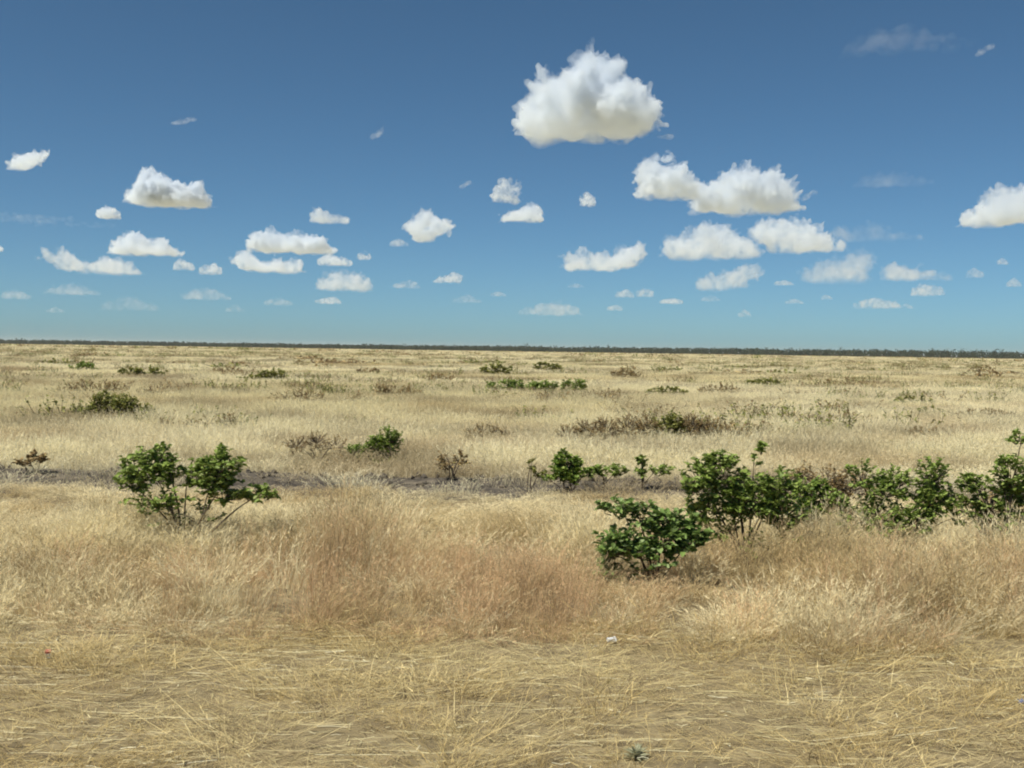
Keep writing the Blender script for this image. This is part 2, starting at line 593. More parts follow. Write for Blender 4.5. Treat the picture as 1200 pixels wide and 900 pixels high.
rng = np.random.default_rng(5)
cv, cf = [], []
bm_ = bmesh.new(); bmesh.ops.create_icosphere(bm_, subdivisions=1, radius=1.0)
C_V = np.array([v.co[:] for v in bm_.verts]); C_F = [[v.index for v in f.verts] for f in bm_.faces]; bm_.free()
for i in range(1100):
    x = rng.uniform(-20, 20); v = np.clip(rng.normal(0.66, 0.2), 0.06, 0.95)
    yy = 16.9 + 3.1 * v
    s = 0.025 + 0.07 * rng.random() ** 2.5
    base = len(cv) * len(C_V)
    z = float(gz(x, yy)) + float(bank_h(np.float64(x), np.float64(v))) + s * 0.2
    cv.append(C_V * (s * rng.uniform(0.6, 1.3, 3)) * (1 + 0.13 * rng.standard_normal((len(C_V), 1))) + [x, yy, z])
    cf += [[a + base for a in f] for f in C_F]
clods = mesh_object('clods', np.concatenate(cv), cf, m_bank, parent=bank)
tag(clods, kind='stuff')
# ------------------------------------------------------------------ grass
def plant_material(name, stops, translucent=0.35, tinted='INSTANCER', rough=0.75):
    """stops: colours met from blade to blade; tinted: times the clump's own colour."""
    m, nt, b = material(name, rough)
    geo = nt.nodes.new('ShaderNodeNewGeometry')
    r = ramp_node(nt, geo.outputs['Random Per Island'], stops)
    colour = r.outputs[0]
    if tinted:
        at_ = nt.nodes.new('ShaderNodeAttribute')
        at_.attribute_type = tinted
        at_.attribute_name = 'tint'
        colour = mix_node(nt, 1.0, colour, at_.outputs['Color'], 'MULTIPLY').outputs['Result']
    nt.links.new(colour, b.inputs['Base Color'])
    tr = nt.nodes.new('ShaderNodeBsdfTranslucent')
    nt.links.new(colour, tr.inputs['Color'])
    mx = nt.nodes.new('ShaderNodeMixShader')
    mx.inputs[0].default_value = translucent
    out = nt.nodes['Material Output']
    nt.links.new(b.outputs[0], mx.inputs[1])
    nt.links.new(tr.outputs[0], mx.inputs[2])
    nt.links.new(mx.outputs[0], out.inputs['Surface'])
    return m


m_blade = plant_material('dry_grass_blade', [(0.0, (0.68, 0.66, 0.62)), (0.5, (0.92, 0.91, 0.88)), (1.0, (1.15, 1.14, 1.1))])
m_plume = plant_material('dry_grass_seedhead', [(0.0, (1.0, 0.98, 0.93)), (1.0, (1.32, 1.30, 1.24))], 0.45)
m_blade_near = plant_material('dry_grass_blade_near', [(0.0, (0.68, 0.66, 0.62)), (0.5, (0.92, 0.91, 0.88)), (1.0, (1.15, 1.14, 1.1))], tinted='GEOMETRY')
m_plume_near = plant_material('dry_grass_seedhead_near', [(0.0, (1.0, 0.98, 0.93)), (1.0, (1.32, 1.30, 1.24))], 0.45, tinted='GEOMETRY')


def tuft(name, seed, n, radius, h0, h1, width, lean, plume=0.5, bend=0.5, segs=3, plume_bits=7, plume_size=0.05, comb=False):
    """One clump of grass: narrow curved blades, some with a feathery seed head."""
    r = np.random.default_rng(seed)
    V, F, M = [], [], []
    for i in range(n):
        a0, rr = r.uniform(0, 2 * np.pi), radius * np.sqrt(r.random())
        base = np.array([rr * np.cos(a0), rr * np.sin(a0), -0.03])
        az = a0 + r.normal(0, 0.9)
        if comb:
            az = r.normal(0, 0.3) + (np.pi if r.random() < 0.5 else 0)
        d = np.array([np.cos(az), np.sin(az), 0.0])
        h = r.uniform(h0, h1)
        ln = abs(r.normal(lean, lean * 0.5))
        bd = abs(r.normal(bend, bend * 0.5))
        wa = r.uniform(0, np.pi)
        w = np.array([np.cos(wa), np.sin(wa), 0]) * width * r.uniform(0.6, 1.3)
        k = len(V)
        for s in range(segs + 1):
            t = s / segs
            p = base + d * h * (ln * t + bd * 0.45 * t ** 2.4) + np.array([0, 0, h * (t - 0.22 * bd * t ** 3)])
            if s == segs:
                V.append(p)
            else:
                ww = w * (1 - 0.55 * t)
                V.append(p - ww / 2); V.append(p + ww / 2)
        for s in range(segs - 1):
            F.append([k + 2 * s, k + 2 * s + 1, k + 2 * s + 3, k + 2 * s + 2]); M.append(0)
        F.append([k + 2 * segs - 2, k + 2 * segs - 1, k + 2 * segs]); M.append(0)
        if r.random() < plume:
            tip = V[-1]
            dirn = tip - V[k + 2 * (segs - 1)]
            dirn = dirn / (np.linalg.norm(dirn) + 1e-9)
            for q in range(plume_bits):
                c = tip - dirn * plume_size * 2.6 * (q / plume_bits) * r.uniform(0.7, 1.2)
                e = (r.normal(0, 1, 3) * 0.45 + dirn * 1.1) * plume_size * r.uniform(0.6, 1.2)
                s_ = np.cross(e, r.normal(0, 1, 3))
                s_ = s_ / (np.linalg.norm(s_) + 1e-9) * max(width * 0.7, plume_size * 0.06)
                j = len(V)
                V += [c - s_, c + s_, c + e]
                F.append([j, j + 1, j + 2]); M.append(1)
    return mesh_object(name, np.array(V), F, [m_blade, m_plume], mat_index=M, link=False)


def scatter_object(name, protos, P, scale, rotz, idx, tint, tilt=None):
    """One grass object: every point carries a clump of its own turn, size and colour."""
    me = bpy.data.meshes.new(name)
    n = len(P)
    me.vertices.add(n)
    me.vertices.foreach_set('co', np.asarray(P, dtype=np.float32).reshape(-1))
    a = me.attributes.new('size', 'FLOAT_VECTOR', 'POINT')
    a.data.foreach_set('vector', np.asarray(scale, dtype=np.float32).reshape(-1))
    a = me.attributes.new('turn', 'FLOAT_VECTOR', 'POINT')
    rot = np.zeros((n, 3), dtype=np.float32)
    rot[:, 2] = rotz
    if tilt is not None:
        rot[:, :2] = tilt
    a.data.foreach_set('vector', rot.reshape(-1))
    a = me.attributes.new('pick', 'INT', 'POINT')
    a.data.foreach_set('value', np.asarray(idx, dtype=np.int32))
    a = me.attributes.new('tint', 'FLOAT_COLOR', 'POINT')
    t4 = np.ones((n, 4), dtype=np.float32)
    t4[:, :3] = tint
    a.data.foreach_set('color', t4.reshape(-1))
    o = bpy.data.objects.new(name, me)
    COL.objects.link(o)
    ng = bpy.data.node_groups.new(name + '_nodes', 'GeometryNodeTree')
    ng.interface.new_socket('Geometry', in_out='INPUT', socket_type='NodeSocketGeometry')
    ng.interface.new_socket('Geometry', in_out='OUTPUT', socket_type='NodeSocketGeometry')
    N, L = ng.nodes, ng.links
    gi, go = N.new('NodeGroupInput'), N.new('NodeGroupOutput')
    jn = N.new('GeometryNodeJoinGeometry')
    for p in reversed(protos):
        oi = N.new('GeometryNodeObjectInfo')
        oi.inputs['Object'].default_value = p
        oi.inputs['As Instance'].default_value = True
        L.new(oi.outputs['Geometry'], jn.inputs[0])
    ip = N.new('GeometryNodeInstanceOnPoints')
    ip.inputs['Pick Instance'].default_value = True
    L.new(gi.outputs[0], ip.inputs['Points'])
    L.new(jn.outputs[0], ip.inputs['Instance'])
    for nm, ty, sock in (('pick', 'INT', 'Instance Index'), ('turn', 'FLOAT_VECTOR', 'Rotation'), ('size', 'FLOAT_VECTOR', 'Scale')):
        na = N.new('GeometryNodeInputNamedAttribute')
        na.data_type = ty
        na.inputs['Name'].default_value = nm
        L.new(na.outputs['Attribute'], ip.inputs[sock])
    L.new(ip.outputs[0], go.inputs[0])
    md = o.modifiers.new('grass', 'NODES')
    md.node_group = ng
    return o


def baked_object(name, protos, P, scale, rotz, idx, tint, tilt=None):
    """As scatter_object, but with every blade as real mesh: quicker to render where clumps overlap closely."""
    VV, TT, MM, CC = [], [], [], []
    off = 0
    for k, p in enumerate(protos):
        me = p.data
        me.calc_loop_triangles()
        nv, ntri = len(me.vertices), len(me.loop_triangles)
        v = np.empty(nv * 3); me.vertices.foreach_get('co', v); v = v.reshape(-1, 3)
        tri = np.empty(ntri * 3, dtype=np.int64); me.loop_triangles.foreach_get('vertices', tri)
        mi = np.empty(ntri, dtype=np.int32); me.loop_triangles.foreach_get('material_index', mi)
        sel = np.nonzero(idx == k)[0]
        if not len(sel):
            continue
        q = v[None] * scale[sel][:, None, :]
        c, s_ = np.cos(rotz[sel])[:, None], np.sin(rotz[sel])[:, None]
        xx, yy, zz = q[..., 0] * c - q[..., 1] * s_, q[..., 0] * s_ + q[..., 1] * c, q[..., 2]
        if tilt is not None:
            xx = xx + zz * np.tan(tilt[sel, 1])[:, None]
            yy = yy - zz * np.tan(tilt[sel, 0])[:, None]
        q = np.stack([xx, yy, zz], -1) + P[sel][:, None, :]
        m = len(sel)
        VV.append(q.reshape(-1, 3))
        TT.append((tri[None] + (np.arange(m) * nv)[:, None] + off).reshape(-1))
        MM.append(np.tile(mi, m))
        cc = np.ones((m, nv, 4)); cc[..., :3] = tint[sel][:, None, :]
        CC.append(cc.reshape(-1, 4))
        off += m * nv
    V, T_, M_, C_ = np.concatenate(VV), np.concatenate(TT), np.concatenate(MM), np.concatenate(CC)
    me = bpy.data.meshes.new(name)
    me.vertices.add(len(V)); me.vertices.foreach_set('co', V.astype(np.float32).reshape(-1))
    nt_ = len(T_) // 3
    me.loops.add(len(T_)); me.loops.foreach_set('vertex_index', T_.astype(np.int32))
    me.polygons.add(nt_)
    me.polygons.foreach_set('loop_start', np.arange(nt_, dtype=np.int32) * 3)
    me.polygons.foreach_set('material_index', M_.astype(np.int32))
    me.materials.append(m_blade_near); me.materials.append(m_plume_near)
    a = me.attributes.new('tint', 'FLOAT_COLOR', 'POINT')
    a.data.foreach_set('color', C_.astype(np.float32).reshape(-1))
    me.update(calc_edges=True)
    o = bpy.data.objects.new(name, me)
    COL.objects.link(o)
    print(name, nt_, 'triangles')
    return o


def wedge(rng, y0, y1, per_m2, spread=0.53, extra=5.0):
    """Points over the strip y0..y1 of the part of the plain in front of the road."""
    area = spread * (y1 ** 2 - y0 ** 2) + 2 * extra * (y1 - y0)
    n = int(area * per_m2)
    ys = []
    while len(ys) < n:
        y = rng.uniform(y0, y1, n)
        keep = rng.random(n) < (spread * y + extra) / (spread * y1 + extra)
        ys = np.concatenate([ys, y[keep]])
    y = np.asarray(ys[:n])
    x = rng.uniform(-1, 1, n) * (spread * y + extra)
    return x, y


def lerp(a, b, t):
    return np.asarray(a)[None] * (1 - t[:, None]) + np.asarray(b)[None] * t[:, None]


PALE = (0.755, 0.675, 0.435)
CREAM = (0.85, 0.775, 0.54)
TAN = (0.58, 0.475, 0.275)
BROWN = (0.33, 0.255, 0.15)
RUST = (0.73, 0.515, 0.335)
OLIVE = (0.62, 0.48, 0.225)
rng = np.random.default_rng(11)

# ---- tall grass along the verge, from the mown edge to the bare strip
near = [tuft('p', s, 66, 0.15, 0.34, 0.74, 0.0030, 0.15, 0.55, 0.45, segs=2, plume_bits=5) for s in range(4)]
near += [tuft('p', 20 + s, 52, 0.12, 0.46, 0.82, 0.0027, 0.08, 0.7, 0.2, segs=2, plume_bits=4, plume_size=0.035) for s in range(3)]
near_bunch = [tuft('p', 40 + s, 150, 0.17, 0.34, 0.72, 0.0030, 0.30, 0.7, 0.5, segs=2, plume_bits=5, plume_size=0.05) for s in range(2)]
near += [tuft('p', 30 + s, 66, 0.18, 0.14, 0.40, 0.0035, 0.28, 0.25, 0.7, segs=2, plume_bits=4) for s in range(2)]
near += near_bunch


def edge_y(x):
    return 8.6 + 1.3 * (fbm(x / 1.3, x * 0 + 3.3, 14) - 0.5)


x, y = wedge(rng, 7.8, 17.4, 33.0, 0.53, 2.5)
ok = (y > edge_y(x) + np.abs(rng.normal(0, 0.10, len(x))))
bare = np.exp(-(((x - 5.9) / 1.3) ** 2 + ((y - 12.6) / 0.7) ** 2))
holes = fbm(x / 0.8, y / 0.6, 77, 2)
ok &= (rng.random(len(x)) > bare * 0.9) & (holes > 0.35)
x, y = x[ok], y[ok]
n = len(x)
redness = np.exp(-((x + 0.7) / 2.6) ** 2) * (1 - sstep(10.6, 12.6, y)) + 0.4 * np.exp(-((x - 4.6) / 1.6) ** 2) * (1 - sstep(10.0, 11.5, y))
redness = np.clip(redness * 1.15 * (0.45 + 1.1 * fbm(x / 0.9, y / 0.9, 50, 2)), 0, 1)
is_red = rng.random(n) < redness * 0.9
short = rng.random(n) < 0.22 + 0.5 * (1 - sstep(0, 0.8, y - edge_y(x)))
idx = np.where(is_red, 4 + rng.integers(0, 3, n), rng.integers(0, 4, n))
idx = np.where(short, 7 + rng.integers(0, 2, n), idx)
patch = fbm(x / 1.3, y / 1.0, 61, 3)
tint = lerp(TAN, CREAM, sstep(0.36, 0.58, patch)) * 1.08
tint = np.where(is_red[:, None], lerp(RUST, TAN, rng.random(n) * 0.8) * 1.1, tint)
tint = np.where((rng.random(n) < 0.12)[:, None], np.array(BROWN)[None], tint)
big = rng.random(n) < 0.022
idx = np.where(big, 9 + rng.integers(0, 2, n), idx)
tint = np.where(big[:, None], np.array(CREAM)[None] * 1.05, tint)
tint = tint * (0.72 + 0.34 * rng.random((n, 1))) * np.array([[1.03, 1.0, 0.95]])
hs = (0.22 + 1.15 * fbm(x / 0.9, y / 0.8, 90, 2)) * (1 - 0.74 * sstep(11.8, 15.6, y)) * rng.uniform(0.8, 1.15, n)
hs *= 0.55 + 0.45 * sstep(0.0, 1.1, y - edge_y(x))
for (bx_, by_, wx_, wy_, cut) in ((1.45, 9.7, 0.8, 1.0, 0.55), (-3.7, 11.2, 1.3, 1.1, 0.45)):
    hs *= 1 - cut * np.exp(-(((x - bx_) / wx_) ** 2 + ((y - by_) / wy_) ** 2) ** 2)
sc = np.stack([rng.uniform(0.8, 1.3, n)] * 2 + [hs], -1)
P = np.stack([x, y, gz(x, y)], -1)
tilt = np.stack([rng.normal(0.0, 0.10, n), rng.normal(0.10, 0.10, n)], -1)
g = baked_object('tall_grass', near, P, sc, rng.uniform(0, 6.28, n), idx, tint, tilt)
tag(g, 'tall dry grass, cream and rusty pink, between mown verge and bare earth strip', 'grass', kind='stuff')

# ---- mown verge: short stubble and matted dry blades
stub = [tuft('p', 60 + s, 44, 0.12, 0.04, 0.17, 0.003, 0.55, 0.15, 0.9, segs=2, plume_bits=3, plume_size=0.03) for s in range(3)]
stub += [tuft('p', 70 + s, 22, 0.20, 0.04, 0.17, 0.0035, 2.8, 0.0, 0.35, segs=2, comb=True) for s in range(3)]
x, y = wedge(rng, 4.2, 9.6, 85.0, 0.56, 2.0)
ok = (y < edge_y(x) + 0.6) & (fbm(x / 0.55, y / 0.35, 7, 3) + 0.10 * rng.standard_normal(len(x)) > 0.40)
x, y = x[ok], y[ok]
n = len(x)
patch = fbm(x / 0.8, y / 0.4, 31, 3)
tint = lerp(OLIVE, (0.84, 0.70, 0.38), sstep(0.34, 0.62, patch))
tint = np.where((rng.random(n) < 0.16)[:, None], np.array(BROWN)[None] * 1.1, tint) * (0.78 + 0.38 * rng.random((n, 1)))
idx = np.where(rng.random(n) < 0.45, rng.integers(0, 3, n), 3 + rng.integers(0, 3, n))
s1 = rng.uniform(0.7, 1.25, n) * (0.75 + 0.9 * sstep(0.5, 0.68, fbm(x / 0.5, y / 0.3, 171, 2)))
P = np.stack([x, y, gz(x, y)], -1)
g = baked_object('stubble_grass', stub, P, np.stack([s1, s1, s1 * rng.uniform(0.6, 1.2, n)], -1), np.where(idx > 2, rng.normal(0, 0.25, n), rng.uniform(0, 6.28, n)), idx, tint)
tag(g, 'short matted dry stubble on the mown verge nearest the road', 'grass', kind='stuff')

# ---- cut straw lying on the verge, mostly combed along the road
V, F, crumb = [], [], []
ns = 5600
x, y = wedge(rng, 4.2, 9.4, 100.0, 0.56, 2.0)
x, y = x[:ns], y[:ns]
clump = fbm(x / 0.7, y / 0.25, 19, 3)
for i in range(len(x)):
    if clump[i] + rng.normal(0, 0.10) < 0.42:
        continue
    L = 0.06 + 0.40 * rng.random() ** 2.2
    az = rng.normal(0.0, 0.11) if rng.random() < 0.96 else rng.uniform(-1.2, 1.2)
    w = rng.uniform(0.0009, 0.0024)
    z = float(gz(x[i], y[i])) + rng.uniform(0.012, 0.075)
    d = np.array([math.cos(az), math.sin(az), rng.normal(0, 0.06)])
    sd = np.array([-math.sin(az), math.cos(az), 0]) * w
    up = np.array([0, 0, 1]) * w * 0.9
    c = np.array([x[i], y[i], z])
    sag = np.array([0, 0, rng.normal(0, 0.006)])
    k = len(V)
    for s, q in ((-0.5, 0), (0.0, 1), (0.5, 0)):
        p = c + d * L * s + sag * q
        V += [p - sd, p + up, p + sd]
    for s in (0, 3):
        F += [[k + s, k + s + 1, k + s + 4, k + s + 3], [k + s + 1, k + s + 2, k + s + 5, k + s + 4]]
for i in range(9000):
    xx, yy = rng.uniform(-6.5, 6.5), rng.uniform(4.4, 9.2)
    L, az, w = rng.uniform(0.008, 0.045), rng.uniform(0, 3.14), rng.uniform(0.001, 0.0035)
    dd, ss = np.array([math.cos(az), math.sin(az), rng.normal(0, .15)]) * L, np.array([-math.sin(az), math.cos(az), rng.normal(0, .3)]) * w
    c = np.array([xx, yy, 0.012])
    k = len(V)
    V += [c - dd - ss, c + dd - ss, c + dd + ss, c - dd + ss]
    F += [[k, k + 1, k + 2, k + 3]]
    crumb.append((k, xx, yy))
cx_, cy_ = np.array([q[1] for q in crumb]), np.array([q[2] for q in crumb])
cz_ = gz(cx_, cy_)
for (k, _, _), z_ in zip(crumb, cz_):
    for j in range(4):
        V[k + j] = V[k + j] + np.array([0, 0, z_])
m_straw = plant_material('cut_straw', [(0.0, (0.30, 0.23, 0.11)), (0.55, (0.50, 0.42, 0.21)), (0.9, (0.64, 0.56, 0.32)), (1.0, (0.85, 0.79, 0.56))], 0.1, tinted=None, rough=0.5)
straw = mesh_object('straw_litter', np.array(V), F, m_straw)
tag(straw, 'loose cut straw stalks lying on the mown verge', 'straw', kind='stuff')

# ---- the plain
mid = [tuft('p', 100 + s, 90, 0.42, 0.30, 0.62, 0.0065, 0.14, 0.65, 0.45, segs=2, plume_bits=4, plume_size=0.06) for s in range(4)]
mid2 = [tuft('p', 120 + s, 130, 0.95, 0.28, 0.58, 0.016, 0.18, 0.7, 0.6, segs=2, plume_bits=3, plume_size=0.10) for s in range(4)]
far_ = [tuft('p', 140 + s, 130, 2.6, 0.28, 0.56, 0.07, 0.25, 0.5, 0.6, segs=2, plume_bits=2, plume_size=0.2) for s in range(3)]
px, py, pidx, psc, ptint = [], [], [], [], []
for (y0, y1, dens, base, cnt, s0, s1) in ((17.2, 62, 7.5, 0, 4, 0.85, 1.25), (62, 210, 1.5, 4, 4, 0.85, 1.3),
                                          (210, 720, 0.13, 8, 3, 0.9, 1.4), (720, 2600, 0.009, 8, 3, 3.0, 4.5)):
    x, y = wedge(rng, y0, y1, dens)
    if base == 0:
        v = (y - 16.8) / 3.3
        cover = 0.10 + 0.75 * np.exp(-((x + 6.3) / 0.9) ** 2) + 0.55 * sstep(0.9, 2.0, x) + 0.5 * sstep(0.5, 0.62, fbm(x / 1.5, y / 1.5, 222, 2))
        ok = (v > 1.0) | (rng.random(len(x)) < np.where(v > 0.85, cover + 0.15, cover * 0.45))
        x, y = x[ok], y[ok]
    n = len(x)
    sz = min(max(y0 / 20.0, 1.0), 20.0)
    a = fbm(x / (3.2 * sz ** 0.6), y / (2.4 * sz ** 0.75), 301, 3)
    b_ = fbm(x / 34.0, y / 22.0, 401, 3)
    t = lerp(TAN, PALE, sstep(0.30, 0.50, a))
    t = t + (np.array(CREAM) - np.array(PALE))[None] * sstep(0.45, 0.65, b_)[:, None]
    dk = sstep(0.54, 0.66, fbm(x / (2.4 * sz ** 0.6), y / (1.5 * sz ** 0.75), 501, 3))
    kk = 0.6 + 0.15 * (y0 > 60)
    t = t * (1 - kk * dk[:, None]) + np.array(BROWN)[None] * kk * dk[:, None]
    t = t * (0.88 + 0.22 * rng.random((n, 1)))
    hz_ = rng.uniform(0.75, 1.15, n) * (0.72 + 0.5 * a)
    s = rng.uniform(s0, s1, n)
    if base == 0:
        hz_ = hz_ * (0.6 + 0.4 * sstep(20, 23, y))
    px.append(x); py.append(y); pidx.append(base + rng.integers(0, cnt, n))
    psc.append(np.stack([s, s, hz_ * (1 if s0 < 2 else 1.2)], -1)); ptint.append(t)
x, y = np.concatenate(px), np.concatenate(py)
P = np.stack([x, y, gz(x, y)], -1)
n = len(x)
tilt = np.stack([rng.normal(0.0, 0.05, n), rng.normal(0.06, 0.06, n)], -1)
tilt[y > 60] *= 0.3
g = scatter_object('plain_grass', mid + mid2 + far_, P, np.concatenate(psc), rng.uniform(0, 6.28, n), np.concatenate(pidx), np.concatenate(ptint), tilt)
tag(g, 'pale straw coloured grass covering the flat plain to the horizon', 'grass', kind='stuff')
print('grass clumps on plain', n)
# ------------------------------------------------------------------ shrubs
GREEN = plant_material('shrub_leaf_green', [(0.0, (0.12, 0.155, 0.03)), (0.45, (0.22, 0.30, 0.06)), (0.85, (0.31, 0.39, 0.09)), (1.0, (0.40, 0.45, 0.17))], 0.30, None, 0.5)
DEEP = plant_material('shrub_leaf_deep_green', [(0.0, (0.10, 0.145, 0.036)), (0.5, (0.18, 0.27, 0.064)), (0.85, (0.26, 0.36, 0.10)), (1.0, (0.35, 0.42, 0.20))], 0.30, None, 0.5)
FRESH = plant_material('shrub_leaf_fresh_green', [(0.0, (0.10, 0.16, 0.026)), (0.5, (0.19, 0.275, 0.045)), (1.0, (0.33, 0.39, 0.09))], 0.28, None, 0.5)
OLIVE_L = plant_material('shrub_leaf_olive', [(0.0, (0.105, 0.119, 0.029)), (0.5, (0.221, 0.239, 0.053)), (1.0, (0.400, 0.376, 0.108))], 0.30, None, 0.55)
DRY_L = plant_material('shrub_leaf_dry_brown', [(0.0, (0.148, 0.103, 0.050)), (0.5, (0.317, 0.229, 0.108)), (0.9, (0.550, 0.396, 0.188)), (1.0, (0.338, 0.318, 0.108))], 0.25, None, 0.8)
BARK, nt, b = material('shrub_bark', 0.9)
bn = noise_node(nt, 18.0, 4)
br = ramp_node(nt, bn.outputs['Fac'], [(0.3, (0.045, 0.032, 0.022)), (0.7, (0.15, 0.115, 0.08))])
nt.links.new(br.outputs[0], b.inputs['Base Color'])


class Build:
    def __init__(self):
        self.V, self.F, self.M, self.L = [], [], [], []

    def tube(self, pts, rads, sides, mi):
        k = len(self.V)
        for i, p in enumerate(pts):
            a = pts[min(i + 1, len(pts) - 1)] - pts[max(i - 1, 0)]
            a = a / (np.linalg.norm(a) + 1e-9)
            u = np.cross(a, [0.31, 0.95, 0.07]); u /= np.linalg.norm(u) + 1e-9
            w = np.cross(a, u)
            for s in range(sides):
                t = 2 * np.pi * s / sides
                self.V.append(p + (u * np.cos(t) + w * np.sin(t)) * rads[i])
        for i in range(len(pts) - 1):
            for s in range(sides):
                s2 = (s + 1) % sides
                self.F.append([k + i * sides + s, k + i * sides + s2, k + (i + 1) * sides + s2, k + (i + 1) * sides + s])
                self.M.append(mi)

    def leaf(self, r, p, d, L, W, mi, fine=True):
        """A folded leaf from p along d (shaped in make, all leaves at once)."""
        self.L.append((p[0], p[1], p[2], d[0], d[1], d[2], L, W, mi, fine))

    def make(self, name, mats, parent=None):
        V = np.array(self.V, dtype=float).reshape(-1, 3)
        F, M = list(self.F), list(self.M)
        A = np.array(self.L, dtype=float).reshape(-1, 10)
        r = np.random.default_rng(len(A) + 7)
        for fine in (0, 1):
            q = A[A[:, 9] == fine]
            if not len(q):
                continue
            p, d, L, W = q[:, :3], q[:, 3:6], q[:, 6:7], q[:, 7:8]
            d = d / (np.linalg.norm(d, axis=1, keepdims=True) + 1e-9)
            s = np.cross(d, [0, 0, 1.0]) + r.normal(0, 0.35, d.shape)
            s -= d * (s * d).sum(1, keepdims=True)
            s /= np.linalg.norm(s, axis=1, keepdims=True) + 1e-9
            n = np.cross(s, d)
            up = n * W * 0.25
            if fine:
                pts = [p, p + d * L * .28 - s * W * .46 + up, p + d * L * .68 - s * W * .46 + up * .7, p + d * L - n * L * .12,
                       p + d * L * .68 + s * W * .46 + up * .7, p + d * L * .28 + s * W * .46 + up, p + d * L * .5]
                tmpl = [(0, 1, 2, 6), (6, 2, 3), (0, 6, 4, 5), (6, 3, 4)]
            else:
                pts = [p, p + d * L * .5 - s * W * .5 + up, p + d * L, p + d * L * .5 + s * W * .5 + up]
                tmpl = [(0, 1, 2), (0, 2, 3)]
            k, np_ = len(V), len(pts)
            V = np.concatenate([V, np.stack(pts, 1).reshape(-1, 3)])
            for i in range(len(q)):
                o_ = k + i * np_
                for t in tmpl:
                    F.append([o_ + j for j in t])
                M += [int(q[i, 8])] * len(tmpl)
        return mesh_object(name, V, F, mats, parent, M)


def shrub(name, label, root, lobes, leaf, seed, mat, leaf_len=0.07, twigs=60, group=None, cat='shrub', parts=True, leaf_per=13, stems=7, dry=0.0):
    """root: where the shrub meets the ground in the view; lobes: (x, y, rx, ry, share) masses of foliage."""
    r = np.random.default_rng(seed)
    g0 = ground(*root)
    Y = g0.y
    mp = Y / FPX
    base = np.array([g0.x, Y, float(gz(g0.x, Y))])
    fol, n_fine = Build(), leaf_len / mp > 3.0
    ctr, rad, wt = [], [], []
    for lo in lobes:
        cx, cy, rx, ry = lo[:4]
        share = lo[4] if len(lo) > 4 else 1.0
        c = np.array(at(cx, cy, Y)) - base
        c[1] = r.uniform(-0.35, 0.35) * rx * mp
        ctr.append(c); rad.append(np.array([rx * mp, max(rx, ry) * mp * 0.8, ry * mp])); wt.append(rx * ry * share)
    wt = np.array(wt) / sum(wt)
    stem_list = []
    # main stems, each rising from the root towards one mass of leaves
    for i in range(stems):
        k = i % len(ctr)
        end = ctr[k] + r.normal(0, 0.25, 3) * rad[k]
        st = np.array([r.normal(0, 0.05), r.normal(0, 0.05), -0.03])
        mid_ = st * 0.5 + end * 0.5 + np.array([0, 0, 0.18 * np.linalg.norm(end)]) + r.normal(0, 0.03, 3)
        pts = [st * (1 - t) ** 2 + 2 * mid_ * t * (1 - t) + end * t * t for t in np.linspace(0, 1, 7)]
        r0 = 0.012 + 0.006 * r.random()
        stem_list.append((pts, [r0 * (1 - 0.75 * t) for t in np.linspace(0, 1, 7)]))
    for i in range(int(twigs * 1.12)):
        k = r.choice(len(ctr), p=wt)
        u = r.normal(0, 1, 3); u /= np.linalg.norm(u)
        p = ctr[k] + u * rad[k] * (0.35 + 0.62 * r.random() ** 0.5)
        if p[2] < 0.05:
            continue
        out = (p - ctr[k]) / (np.linalg.norm(p - ctr[k]) + 1e-9)
        d = out * 0.7 + np.array([0, 0, 0.5]) + r.normal(0, 0.5, 3)
        d[2] = max(d[2], -0.15)
        d /= np.linalg.norm(d)
        L = min(leaf_len * r.uniform(2.2, 4.0), 0.55 * max(rad[k]))
        q0 = p - d * L * 0.6
        # twig back to its branch
        fol.tube([ctr[k] * 0.55 + q0 * 0.45 + np.array([0, 0, -0.05]), q0, p + d * L * 0.4],
                 [0.0045 + 0.05 * leaf_len * 0.6, 0.0035 + 0.02 * leaf_len, 0.0012], 3, 1)
        if r.random() < dry:
            continue
        nl = max(3, int(leaf_per * r.uniform(0.6, 1.3)))
        for j in range(nl):
            t = (j + r.random()) / nl
            a = r.uniform(0, 2 * np.pi)
            side = np.array([np.cos(a), np.sin(a), r.normal(0.05, 0.30)])
            ld = side + d * 0.5
            fol.leaf(r, q0 + d * L * t * 1.05, ld, leaf_len * r.uniform(0.45, 1.25), leaf_len * r.uniform(0.58, 0.82), 0, n_fine)
    if not parts:
        for pts, rads in stem_list[:4]:
            fol.tube(pts, [max(q, 0.3 * mp * 0.3) for q in rads], 3, 1)
        o = fol.make(name, [mat, BARK])
        o.location = base
        return tag(o, label, cat, group)
    e = empty(name, base)
    tag(e, label, cat, group)
    for pts, rads in stem_list:
        sb = Build()
        sb.tube(pts, rads, 6, 0)
        sb.make('stem', [BARK], e)
    f = fol.make('foliage', [mat, BARK], e)
    tag(f, kind='stuff')
    return e


